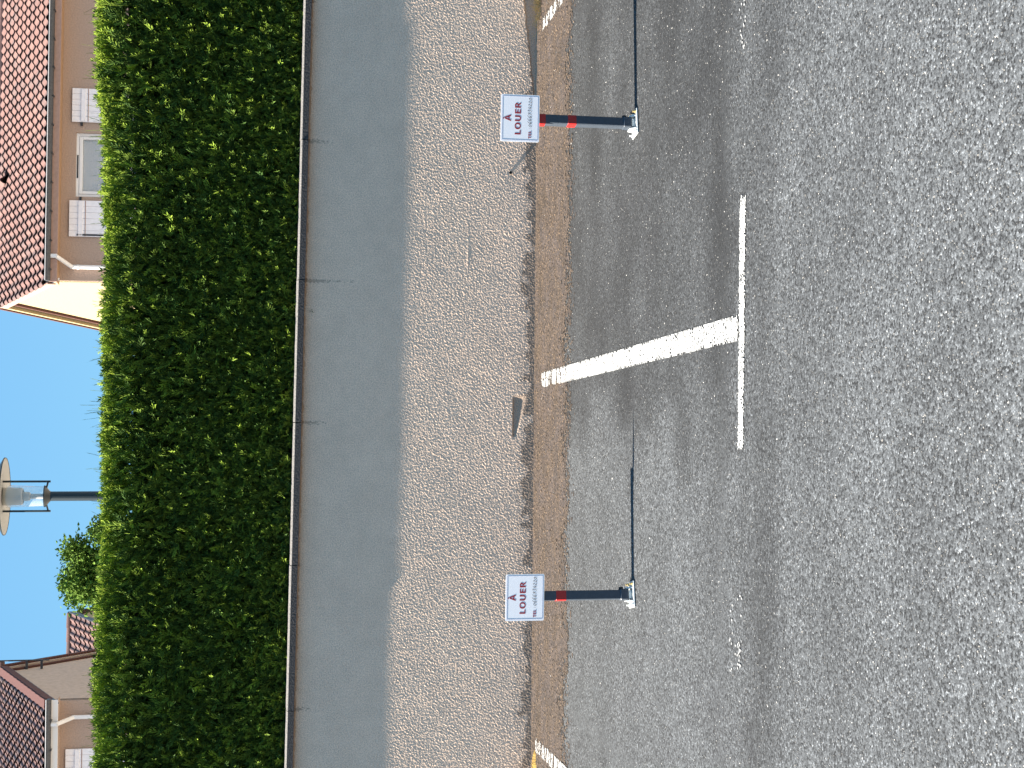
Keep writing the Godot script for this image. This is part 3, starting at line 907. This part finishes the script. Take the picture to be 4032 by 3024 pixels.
func build_hedge() -> void:
	var h := thing("conifer_hedge", "tall clipped dark green conifer hedge along the top of the wall", "hedge", Vector3(0, 0, WALL_Z))
	h.scale = Vector3.ONE * WALL_SCALE
	var big := noise(101, 0.9, 3)
	var mid := noise(102, 4.5, 2)
	var clump := noise(103, 7.5, 2)
	const LEAN := 0.11
	var face := -0.075
	var rear := -1.15
	var ground := GARDEN_Y / WALL_SCALE
	var spray := spray_mesh()
	var xfs := []
	var cols := PackedColorArray()
	var r := RandomNumberGenerator.new()
	r.seed = 777
	var half := 8.8
	# front, its upper edge rounded back by the shears
	for i in 135000:
		var x := r.randf_range(-half, half)
		if absf(x) > 4.6 and r.randf() < 0.5:
			x = r.randf_range(-4.6, 4.6)
		var ht := hedge_top(x, big)
		var y := r.randf_range(wall_top(x) + 0.03, ht)
		var bump := 0.10 * mid.get_noise_2d(x, y) + 0.05 * big.get_noise_2d(x * 1.5, y * 1.5) - 0.02
		var depth := pow(r.randf(), 1.2) * 0.26
		if clump.get_noise_2d(x, y) < -0.05 and depth < 0.19:
			continue
		var proud := r.randf() < 0.14
		if proud:
			depth = -r.randf_range(0.0, 0.05)
		var near_top := clampf(1.0 - (ht - y) / 0.17, 0.0, 1.0)
		var z := minf(face + bump - depth, (-0.20 if proud else -0.12) + (y - wall_top(x)) * 0.075) - 0.20 * near_top - LEAN * (y - wall_top(x))
		var dir := Vector3(r.randfn(0.0, 0.55) + 0.6 * mid.get_noise_2d(x + 30.0, y), 0.75 + r.randfn(0.0, 0.45) + near_top, 0.60 + r.randfn(0.0, 0.35)).normalized()
		_add_spray(xfs, cols, Vector3(x, y, z), dir, r, r.randf_range(1.1, 2.2) if proud else r.randf_range(0.65, 1.3))
	# top: young upright shoots, their green brightened to read as sunlit
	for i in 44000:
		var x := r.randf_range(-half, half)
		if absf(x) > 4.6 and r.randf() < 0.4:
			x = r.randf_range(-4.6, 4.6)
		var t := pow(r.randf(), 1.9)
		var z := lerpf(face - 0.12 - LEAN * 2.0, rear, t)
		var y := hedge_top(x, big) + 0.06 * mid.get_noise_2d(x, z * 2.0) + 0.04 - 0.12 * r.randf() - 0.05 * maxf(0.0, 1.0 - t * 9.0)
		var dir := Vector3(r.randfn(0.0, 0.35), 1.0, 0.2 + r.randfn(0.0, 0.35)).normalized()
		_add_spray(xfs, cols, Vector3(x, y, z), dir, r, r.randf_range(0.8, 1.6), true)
	# rear face
	for i in 9000:
		var x := r.randf_range(-half, half)
		var y := r.randf_range(ground, hedge_top(x, big))
		var dir := Vector3(r.randfn(0.0, 0.5), 0.4 + r.randfn(0.0, 0.4), -0.8).normalized()
		_add_spray(xfs, cols, Vector3(x, y, rear - 0.05 + 0.1 * r.randf()), dir, r, r.randf_range(1.2, 2.0))
	# long wisps above the cut
	for i in 760:
		var x := r.randf_range(-half, half)
		var z := face - LEAN * 2.0 - 0.6 * r.randf()
		var y := hedge_top(x, big) - 0.03
		var dir := Vector3(r.randfn(0.0, 0.3), 1.0, r.randfn(0.0, 0.2)).normalized()
		var l := r.randf_range(1.8, 4.2) * (0.7 + 0.5 * absf(big.get_noise_2d(x * 2.0, 50.0)))
		var b := Basis(Vector3.UP.cross(dir).normalized() if absf(dir.y) < 0.999 else Vector3.RIGHT, dir, Vector3.BACK)
		b = Basis(Quaternion(Vector3.UP, dir)) * Basis(Vector3.UP, r.randf() * TAU) * Basis.from_scale(Vector3(0.20, l * 1.15, 0.4))
		xfs.append(Transform3D(b, Vector3(x, y, z)))
		cols.append(Color(0.09, 0.13, 0.028) * r.randf_range(0.7, 1.1))
	copies(spray, "foliage", M.leaf, h, xfs, cols)
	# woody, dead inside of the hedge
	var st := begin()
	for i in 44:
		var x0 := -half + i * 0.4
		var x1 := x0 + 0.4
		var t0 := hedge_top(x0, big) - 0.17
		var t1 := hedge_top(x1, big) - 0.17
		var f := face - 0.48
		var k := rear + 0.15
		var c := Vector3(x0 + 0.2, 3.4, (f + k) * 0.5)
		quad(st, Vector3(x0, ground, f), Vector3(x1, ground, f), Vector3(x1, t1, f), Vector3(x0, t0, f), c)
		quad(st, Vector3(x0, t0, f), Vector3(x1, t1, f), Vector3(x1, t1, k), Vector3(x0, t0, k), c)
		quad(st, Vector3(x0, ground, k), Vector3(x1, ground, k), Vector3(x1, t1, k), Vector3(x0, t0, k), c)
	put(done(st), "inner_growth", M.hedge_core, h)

func _add_spray(xfs: Array, cols: PackedColorArray, at: Vector3, dir: Vector3, r: RandomNumberGenerator, s: float, sunlit_tone := false) -> void:
	var b := Basis(Quaternion(Vector3.UP, dir)) * Basis(Vector3.UP, r.randf() * TAU) * Basis.from_scale(Vector3(s * 0.8, s * r.randf_range(1.0, 1.5), s))
	xfs.append(Transform3D(b, at))
	# clipped old growth draws its green from one range; the uncut top shoots are coloured yellower, as if sunlit
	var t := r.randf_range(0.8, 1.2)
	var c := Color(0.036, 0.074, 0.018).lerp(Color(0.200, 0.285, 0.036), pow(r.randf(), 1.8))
	if sunlit_tone:
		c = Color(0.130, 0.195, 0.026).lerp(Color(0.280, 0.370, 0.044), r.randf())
	cols.append(Color(c.r * t, c.g * t, c.b * t))

func build_tree() -> void:
	var base := Vector3(-2.36, GARDEN_Y, -19.0)
	var t := thing("broadleaf_tree", "small broadleaf tree showing its crown above the hedge beside the far roof", "tree", base)
	t.scale = Vector3.ONE * 0.575
	var r := RandomNumberGenerator.new()
	r.seed = 55
	var st := begin()
	tube(st, Vector3(0, -0.1, 0), Vector3(0.05, 1.6, 0), 0.11, 0.085, 10)
	tube(st, Vector3(0.05, 1.55, 0), Vector3(0.0, 3.4, 0.05), 0.085, 0.05, 10)
	tube(st, Vector3(0.0, 3.35, 0.05), Vector3(-0.1, 5.2, 0.0), 0.05, 0.015, 8)
	var tips := []
	for i in 34:
		var y := r.randf_range(2.2, 4.75)
		var a := r.randf() * TAU
		var reach := r.randf_range(0.5, 1.0) * (1.3 if y < 4.2 else 0.8)
		var p := Vector3(0.02, y, 0.02)
		var q := p + Vector3(cos(a) * reach, r.randf_range(0.3, 0.9), sin(a) * reach)
		tube(st, p, q, 0.03, 0.008, 6)
		tips.append(q)
		tips.append(p.lerp(q, 0.6))
	tips.append(Vector3(-0.1, 5.3, 0))
	put(done(st), "trunk", M.bark, t)
	var lf := begin()
	var pts := [Vector3(0, 0, 0), Vector3(0.026, 0.03, 0.006), Vector3(0.02, 0.065, 0), Vector3(0, 0.10, -0.012), Vector3(-0.02, 0.065, 0), Vector3(-0.026, 0.03, 0.006)]
	for i in range(1, 5):
		tri(lf, pts[0], pts[i], pts[i + 1], Vector3(0, 0.05, -1))
	var xfs := []
	var cols := PackedColorArray()
	for i in 60000:
		var c: Vector3 = tips[r.randi() % tips.size()]
		var p := c + Vector3(r.randfn(0, 0.15), r.randfn(0, 0.13), r.randfn(0, 0.15))
		if p.y > 5.6:
			p.y -= 0.4
		var dir := Vector3(r.randfn(0, 1), r.randfn(0.2, 0.8), r.randfn(0, 1)).normalized()
		var s := r.randf_range(0.6, 1.05)
		xfs.append(Transform3D(Basis(Quaternion(Vector3.UP, dir)) * Basis(Vector3.UP, r.randf() * TAU) * Basis.from_scale(Vector3(s, s, s)), p))
		var k := r.randf_range(0.6, 1.25)
		cols.append(Color(0.10 * k, 0.17 * k, 0.026 * k))
	copies(done(lf), "crown", M.leaf, t, xfs, cols)

# =================================================================== street lamp
func build_lamp() -> void:
	var base := Vector3(-0.992, GARDEN_Y, -13.5)
	var l := thing("street_lamp", "dark post-top street lamp with a wide cream conical hood and glass cylinder", "street lamp", base)
	l.scale = Vector3.ONE * 0.62
	var y0 := (3.63 - GARDEN_Y) / 0.62
	var st := begin()
	lathe(st, Vector3.ZERO, Vector3.UP, [Vector2(0, 0), Vector2(0, 0.11), Vector2(0.5, 0.10), Vector2(0.55, 0.066), Vector2(y0 - 0.02, 0.066)], 20)
	put(done(st), "pole", M.lamp_dark, l)
	st = begin()
	lathe(st, Vector3(0, y0 - 0.06, 0), Vector3.UP, [Vector2(0, 0.067), Vector2(0.02, 0.085), Vector2(0.07, 0.15), Vector2(0.085, 0.15), Vector2(0.085, 0)], 24)
	put(done(st), "lantern_base", M.lamp_dark, l)
	st = begin()
	for a in [0.06, PI + 0.06]:
		var d := Vector3(cos(a), 0, sin(a))
		tube(st, Vector3(0, y0 + 0.0, 0) + d * 0.10, Vector3(0, y0 - 0.03, 0) + d * 0.21, 0.012, 0.012, 8)
	put(done(st), "rod_arms", M.lamp_dark, l)
	for a in [0.06, PI + 0.06]:
		var d := Vector3(cos(a), 0, sin(a))
		var s := begin()
		tube(s, Vector3(0, y0 - 0.06, 0) + d * 0.205, Vector3(0, y0 + 0.60, 0) + d * 0.205, 0.015, 0.015, 10)
		put(done(s), "rod", M.lamp_dark, l)
	st = begin()
	lathe(st, Vector3(0, y0 + 0.03, 0), Vector3.UP, [Vector2(0, 0.135), Vector2(0.49, 0.155), Vector2(0.49, 0.150), Vector2(0, 0.130)], 28)
	put(done(st), "glass_cylinder", M.lamp_glass, l)
	st = begin()
	lathe(st, Vector3(0, y0 + 0.02, 0), Vector3.UP, [Vector2(0, 0.035), Vector2(0.18, 0.035), Vector2(0.2, 0.06), Vector2(0.28, 0.065), Vector2(0.30, 0.02), Vector2(0.30, 0)], 20)
	put(done(st), "lamp_holder", M.lamp_cap, l)
	st = begin()
	lathe(st, Vector3(0, y0 + 0.30, 0), Vector3.UP, [Vector2(0, 0.10), Vector2(0.02, 0.12), Vector2(0.26, 0.125), Vector2(0.26, 0)], 24)
	put(done(st), "reflector", M.lamp_cap, l)
	st = begin()
	lathe(st, Vector3(0, y0 + 0.545, 0), Vector3.UP, [Vector2(0.0, 0.525), Vector2(-0.008, 0.532), Vector2(0.008, 0.535), Vector2(0.11, 0.36), Vector2(0.20, 0.16), Vector2(0.24, 0.06), Vector2(0.25, 0)], 40)
	put(done(st), "hood_top", M.lamp_dark, l)
	st = begin()
	lathe(st, Vector3(0, y0 + 0.543, 0), Vector3.UP, [Vector2(0.03, 0), Vector2(0.028, 0.2), Vector2(0.0, 0.524)], 40)
	put(done(st), "hood_underside", M.lamp_shade, l)

# =================================================================== painted lines
# corners run a, b (one end) and c, d (other end): a-d and b-c are the long sides
func painted(called: String, label: String, a: Vector2, b: Vector2, c: Vector2, d: Vector2, cell: float, wear: float, seed_: int, group := "", lift := 0.004) -> void:
	var n := noise(seed_, 70.0, 3)
	var e := noise(seed_ + 1, 9.0, 3)
	var nu := maxi(3, int((a.distance_to(b) + c.distance_to(d)) * 0.5 / cell) + 2)
	var nv := maxi(3, int(a.distance_to(d) / cell) + 1)
	var pos := PackedVector3Array()
	for j in nv:
		for i in nu:
			var u := float(i) / (nu - 1)
			var v := float(j) / (nv - 1)
			var p := a.lerp(b, u).lerp(d.lerp(c, u), v)
			var y := lift + 0.0012 * n.get_noise_2d(p.x * 1.3, p.y * 1.3)
			if p.y < -9.1:
				y += dirt_height(p.x, p.y)
			pos.append(Vector3(p.x, y, p.y))
	var keep := PackedByteArray()
	for j in nv - 1:
		for i in nu - 1:
			var p := pos[j * nu + i]
			var u := (i + 0.5) / (nu - 1)
			var v := (j + 0.5) / (nv - 1)
			var rim := minf(minf(u, 1.0 - u) * a.distance_to(b), minf(v, 1.0 - v) * a.distance_to(d)) / 0.011
			var k := n.get_noise_2d(p.x, p.z) * 0.9 + e.get_noise_2d(p.x, p.z) * 0.5 - (0.9 if n.get_noise_2d(p.x * 1.1 + 40.0, p.z * 1.1) > 0.42 else 0.0)
			# soil washed over the paint in bands along the wall
			if p.z < -9.42:
				k -= 2.4 * maxf(0.0, e.get_noise_2d(p.x * 0.4, p.z * 2.1 + 20.0) + 0.02)
			keep.append(1 if k > wear - 0.55 * clampf(rim, 0.0, 1.0) + 0.2 else 0)
	var o := put(sheet(pos, PackedColorArray(), nu, nv, keep, true), called, M.paint, self)
	tag(o, label, "marking", group, "structure")

func build_markings() -> void:
	painted("bay_divider_line", "white painted line running from the wall to the T between the two bays", Vector2(-0.022, -10.15), Vector2(0.080, -10.16), Vector2(0.299, -6.124), Vector2(0.189, -6.121), 0.0085, -0.08, 201)
	painted("bay_front_line", "short white painted crossbar of the T at the end of the bay line", Vector2(-0.266, -6.109), Vector2(-0.262, -6.036), Vector2(0.790, -6.032), Vector2(0.800, -6.112), 0.0068, 0.03, 202)
	painted("bay_side_line", "worn white line by the wall at the yellow moss", Vector2(-2.525, -10.24), Vector2(-2.425, -10.25), Vector2(-2.385, -8.9), Vector2(-2.485, -8.9), 0.009, 0.02, 203)
	painted("bay_side_line", "worn white line by the wall at the dry grass", Vector2(2.415, -10.22), Vector2(2.505, -10.20), Vector2(2.62, -9.0), Vector2(2.52, -9.0), 0.009, 0.05, 204)
	painted("worn_line_remnant", "nearly worn-off patch of white paint on the asphalt at the tar crack", Vector2(1.36, -6.13), Vector2(1.36, -6.05), Vector2(1.85, -6.04), Vector2(1.85, -6.16), 0.009, 0.74, 205)
	painted("worn_line_remnant", "nearly worn-off patches of white paint in front of the post with one red band", Vector2(-1.22, -6.20), Vector2(-1.22, -6.04), Vector2(-0.86, -6.02), Vector2(-0.86, -6.19), 0.009, 0.80, 206)

# =================================================================== parking posts
func strokes_of(ch: String) -> Array:
	match ch:
		"0": return [[Vector2(0.75, 0.62), Vector2(0.5, 0.72), Vector2(0.2, 0.5), Vector2(0.12, 0.2), Vector2(0.35, 0.02), Vector2(0.65, 0.15), Vector2(0.78, 0.45), Vector2(0.62, 0.7)]]
		"6": return [[Vector2(0.72, 1.0), Vector2(0.4, 0.75), Vector2(0.2, 0.4), Vector2(0.22, 0.1), Vector2(0.45, 0.0), Vector2(0.68, 0.14), Vector2(0.66, 0.36), Vector2(0.42, 0.42), Vector2(0.22, 0.25)]]
		"7": return [[Vector2(0.12, 0.78), Vector2(0.75, 0.82), Vector2(0.5, 0.45), Vector2(0.35, 0.0)], [Vector2(0.2, 0.42), Vector2(0.72, 0.46)]]
		"3": return [[Vector2(0.2, 0.85), Vector2(0.65, 0.9), Vector2(0.4, 0.58), Vector2(0.7, 0.35), Vector2(0.5, 0.05), Vector2(0.15, 0.08)]]
		"4": return [[Vector2(0.5, 0.95), Vector2(0.15, 0.35), Vector2(0.8, 0.38)], [Vector2(0.68, 0.62), Vector2(0.5, -0.02)]]
		"2": return [[Vector2(0.2, 0.62), Vector2(0.45, 0.8), Vector2(0.65, 0.62), Vector2(0.4, 0.28), Vector2(0.15, 0.06), Vector2(0.8, 0.08)]]
		":": return [[Vector2(0.4, 0.12), Vector2(0.46, 0.2)], [Vector2(0.46, 0.5), Vector2(0.52, 0.58)]]
	return []

func handwriting(text: String, w: float, h: float, pen: float) -> ArrayMesh:
	var st := begin()
	var adv := w / text.length()
	var r := RandomNumberGenerator.new()
	r.seed = 17
	for i in text.length():
		var dy := r.randf_range(-0.06, 0.06)
		for line in strokes_of(text[i]):
			for k in line.size() - 1:
				var p: Vector2 = line[k]
				var q: Vector2 = line[k + 1]
				var pp := Vector2((i + p.x + 0.22 * p.y) * adv, (p.y + dy) * h)
				var qq := Vector2((i + q.x + 0.22 * q.y) * adv, (q.y + dy) * h)
				var d := (qq - pp).normalized()
				var s := Vector2(-d.y, d.x) * pen * 0.5
				pp -= d * pen * 0.3
				qq += d * pen * 0.3
				quad(st, Vector3(pp.x + s.x, pp.y + s.y, 0), Vector3(qq.x + s.x, qq.y + s.y, 0), Vector3(qq.x - s.x, qq.y - s.y, 0), Vector3(pp.x - s.x, pp.y - s.y, 0), Vector3(pp.x, pp.y, -1))
	return done(st)

# printed capitals stretched to a given box; left edge and baseline at the given point
func printed(text: String, called: String, parent: Node3D, x: float, y: float, w: float, h: float, z: float) -> void:
	var f := SystemFont.new()
	f.font_names = PackedStringArray(["Droid Sans"])
	f.font_weight = 700
	var tm := TextMesh.new()
	tm.text = text
	tm.font = f
	tm.font_size = 96
	tm.pixel_size = 0.01
	tm.depth = 0.02
	tm.curve_step = 1.0
	var bb := tm.get_aabb()
	var sx := w / bb.size.x
	var sy := h / bb.size.y
	put(tm, called, M.sign_red, parent, Transform3D(Basis.from_scale(Vector3(sx, sy, 0.02)), Vector3(x - bb.position.x * sx, y - bb.position.y * sy, z)))

func rounded(w: float, h: float, r: float) -> PackedVector2Array:
	var out := PackedVector2Array()
	for q in [[1, 1, 0.0], [-1, 1, 0.5], [-1, -1, 1.0], [1, -1, 1.5]]:
		for i in 5:
			var a: float = PI * (q[2] + 0.5 * i / 4.0)
			out.append(Vector2(q[0] * (w * 0.5 - r) + r * cos(a), q[1] * (h * 0.5 - r) + r * sin(a)))
	return out

func build_post(called: String, at: Vector3, turn: float, sign_y: float, sign_turn: float, bands: Array, label: String, locked: bool) -> void:
	var p := thing(called, label, "parking post", at, turn, "parking posts with to-let signs")
	p.scale = Vector3.ONE * 0.82
	var half := 0.030
	# foot: steel plate with bolts and a hinge bracket
	var plate := put(box_mesh(Vector3(0.168, 0.008, 0.135), 0.003, Vector3(0, 0.008, 0)), "base_plate", M.galvanised, p)
	for sx in [-1.0, 1.0]:
		for sz in [-1.0, 1.0]:
			var bo := begin()
			lathe(bo, Vector3(sx * 0.066, 0.012, sz * 0.048), Vector3.UP, [Vector2(0, 0.011), Vector2(0.008, 0.011), Vector2(0.009, 0.006), Vector2(0.022, 0.006), Vector2(0.022, 0)], 6)
			put(done(bo), "bolt", M.brass if sx > 0.0 else M.galvanised, plate)
	for sx in [-1.0, 1.0]:
		var br := begin()
		prism(br, PackedVector2Array([Vector2(-0.05, 0.012), Vector2(0.05, 0.012), Vector2(0.035, 0.05), Vector2(-0.02, 0.05)]), -0.003, 0.003, Transform3D(Basis(Vector3.UP, PI / 2), Vector3(sx * 0.041, 0, 0)))
		put(done(br), "hinge_cheek", M.galvanised, p)
	var hp := begin()
	tube(hp, Vector3(-0.05, 0.032, 0.0), Vector3(0.05, 0.032, 0.0), 0.006, 0.006, 8)
	put(done(hp), "hinge_pin", M.galvanised, p)
	var cl := begin()
	box(cl, Vector3(0.069, 0.056, 0.069), Transform3D(Basis.IDENTITY, Vector3(0, 0.063, 0)), 0.006)
	put(done(cl), "collar", M.post_grey, p)
	put(box_mesh(Vector3(0.052, 0.022, 0.05), 0.002, Vector3(0, 0.025, 0)), "hinge_block", M.galvanised, p)
	var top := sign_y + 0.035
	put(box_mesh(Vector3(half * 2.0, top - 0.088, half * 2.0), 0.005, Vector3(0, (top + 0.088) * 0.5, 0)), "post_tube", M.post_grey, p)
	put(box_mesh(Vector3(0.062, 0.008, 0.062), 0.003, Vector3(0, top + 0.004, 0)), "end_cap", M.tar, p)
	for b in bands:
		put(box_mesh(Vector3(half * 2.0 + 0.003, b[1] - b[0], half * 2.0 + 0.003), 0.005, Vector3(0, (b[0] + b[1]) * 0.5, 0)), "red_band", M.red_band, p)
	var lk := begin()
	lathe(lk, Vector3(0.030, 0.080, 0.008), Vector3.RIGHT, [Vector2(0, 0.015), Vector2(0.016, 0.015), Vector2(0.019, 0.011), Vector2(0.019, 0)], 12)
	put(done(lk), "lock", M.tar, p)
	if locked:
		put(box_mesh(Vector3(0.012, 0.026, 0.03), 0.003, Vector3(0.066, 0.028, 0.03)), "padlock", M.tar, p)
	# sign
	var s := Node3D.new()
	s.name = "sign_panel"
	p.add_child(s)
	var w := 0.296
	var h := 0.247
	var r := deg_to_rad(sign_turn)
	s.transform = Transform3D(Basis(Vector3.UP, r), Vector3(0, sign_y + h * 0.5, 0) + Basis(Vector3.UP, r) * Vector3(0, 0, half * (cos(r) + absf(sin(r))) + 0.005))
	var pl := begin()
	prism(pl, rounded(w, h, 0.008), -0.0025, 0.0025)
	put(done(pl), "panel", M.sign_white, s)
	# raised white rim and printed keyline
	var iw := w - 0.022
	var ih := h - 0.020
	for q in [[0.0, ih * 0.5, iw, 0.0016], [0.0, -ih * 0.5, iw, 0.0016], [iw * 0.5, 0.0, 0.0016, ih - 0.0016], [-iw * 0.5, 0.0, 0.0016, ih - 0.0016]]:
		put(box_mesh(Vector3(q[2], q[3], 0.0006), 0.0001, Vector3(q[0], q[1], 0.0030)), "keyline", M.sign_line, s)
	printed("À", "lettering", s, -0.0205, h * 0.5 - 0.064, 0.041, 0.050, 0.0030)
	printed("LOUER", "lettering", s, -0.103, h * 0.5 - 0.128, 0.203, 0.039, 0.0030)
	printed("TEL", "lettering", s, -0.127, h * 0.5 - 0.196, 0.049, 0.019, 0.0030)
	put(handwriting(":0666734220", 0.205, 0.026, 0.0027), "phone_number", M.sign_ink, s, Transform3D(Basis.IDENTITY, Vector3(-0.074, h * 0.5 - 0.197, 0.0032)))

# =================================================================== small things
func build_small_things() -> void:
	# loose chippings on the asphalt
	var r := RandomNumberGenerator.new()
	r.seed = 404
	var st := begin()
	var pts := [Vector3(0, 0.6, 0), Vector3(0.9, 0, 0.2), Vector3(0.1, 0, 0.8), Vector3(-0.8, 0.05, 0.3), Vector3(-0.4, 0, -0.8), Vector3(0.5, 0.1, -0.7), Vector3(0, -0.5, 0)]
	for k in 5:
		tri(st, pts[0], pts[1 + k], pts[1 + (k + 1) % 5], Vector3.ZERO)
		tri(st, pts[6], pts[1 + k], pts[1 + (k + 1) % 5], Vector3.ZERO)
	var chip := done(st)
	var xfs := []
	var cols := PackedColorArray()
	for i in 26000:
		var z := -lerpf(3.2, 10.2, pow(r.randf(), 1.5))
		var x := r.randf_range(-1.0, 1.0) * (1.3 + 0.17 * -z)
		var s := r.randf_range(0.0018, 0.0042)
		if r.randf() < 0.03:
			s *= 1.7
		var y := s * 0.15
		if z < -9.2:
			y += dirt_height(x, z) - 0.001
		xfs.append(Transform3D(Basis(Vector3.UP, r.randf() * TAU) * Basis.from_scale(Vector3(s, s * 0.8, s * r.randf_range(0.7, 1.4))), Vector3(x, y, z)))
		var t := r.randf_range(0.04, 0.20)
		if r.randf() < 0.12:
			t = r.randf_range(0.28, 0.55)
		cols.append(Color(t, t * 0.96, t * 0.88))
	var o: Node = copies(chip, "gravel", M.stone, self, xfs, cols)
	tag(o, "loose pale and grey chippings scattered over the asphalt", "gravel", "", "stuff")
	# clods on the soil strip
	xfs = []
	cols = PackedColorArray()
	for i in 9000:
		var x := r.randf_range(-3.0, 3.0)
		var z := WALL_Z + 0.015 + 1.08 * pow(r.randf(), 1.2)
		var s := r.randf_range(0.003, 0.009)
		xfs.append(Transform3D(Basis(Vector3.UP, r.randf() * TAU) * Basis.from_scale(Vector3(s, s * 0.6, s * r.randf_range(0.6, 1.5))), Vector3(x, dirt_height(x, z) + s * 0.2, z)))
		var t := r.randf_range(0.2, 1.3)
		cols.append(Color(0.15 * t, 0.105 * t, 0.068 * t))
	o = copies(chip, "soil_crumbs", M.stone, self, xfs, cols)
	tag(o, "brown soil crumbs lying on the strip by the wall", "soil", "", "stuff")
	# tar in a crack
	var cr := begin()
	var line := [Vector3(1.85, 0.005, -6.08), Vector3(1.70, 0.005, -6.20), Vector3(1.653, 0.005, -6.25), Vector3(1.62, 0.005, -6.29), Vector3(1.58, 0.005, -6.35), Vector3(1.543, 0.005, -6.41), Vector3(1.53, 0.005, -6.5)]
	var wd := [0.012, 0.012, 0.010, 0.007, 0.006, 0.004, 0.001]
	for k in line.size() - 1:
		var side := Vector3(0.7, 0, 0.7)
		quad(cr, line[k] - side * wd[k], line[k] + side * wd[k], line[k + 1] + side * wd[k + 1], line[k + 1] - side * wd[k + 1], line[k] - Vector3.UP)
	o = put(done(cr), "tar_crack", M.tar, self)
	tag(o, "dark tarred crack in the asphalt beside the worn paint patch", "crack", "", "structure")
	# tuft of dry grass against the wall
	var tuft := thing("dry_grass_tuft", "straw-coloured tuft of dry grass at the foot of the wall", "grass tuft", Vector3(2.64, 0.015, -10.33))
	tuft.scale = Vector3.ONE * 0.61
	var blades := begin()
	for i in 150:
		var a := r.randf() * TAU
		var foot := Vector3(r.randfn(0, 0.13), 0, r.randf_range(-0.03, 0.10))
		var dir := Vector3(cos(a) * 0.6 - 0.3, r.randf_range(0.4, 1.0), absf(sin(a)) * 0.5).normalized()
		var l := r.randf_range(0.06, 0.19)
		var side := dir.cross(Vector3(0.2, 0.1, 1)).normalized() * 0.0028
		var m := foot + dir * l * 0.6
		var tip := m + (dir + Vector3(0, -0.6, 0.2)).normalized() * l * 0.45
		quad(blades, foot - side, foot + side, m + side * 0.8, m - side * 0.8, foot - Vector3(0, 0, 1))
		tri(blades, m - side * 0.8, m + side * 0.8, tip, m - Vector3(0, 0, 1))
	put(done(blades), "blades", plain(lin(0.42, 0.33, 0.16), 0.8), tuft)
	# moss cushion
	var mn := noise(61, 16.0, 3)
	var pos := PackedVector3Array()
	var nu := 70
	var nv := 24
	for j in nv:
		for i in nu:
			var u := float(i) / (nu - 1) * 2.0 - 1.0
			var v := float(j) / (nv - 1) * 2.0 - 1.0
			var x := u * 0.55
			var z := v * 0.10
			var y := 0.045 * maxf(0.0, 1.0 - u * u * u * u - v * v) + 0.018 * mn.get_noise_2d(x, z * 1.5) * (1.0 - v * v) - 0.006
			pos.append(Vector3(x, y, z))
	o = put(sheet(pos, PackedColorArray(), nu, nv, PackedByteArray(), true), "moss_cushion", M.moss, self, Transform3D(Basis.from_scale(Vector3.ONE * 0.61), Vector3(-2.83, 0.010, -10.28)))
	tag(o, "yellow-brown moss cushion between the wall and the worn line", "moss")
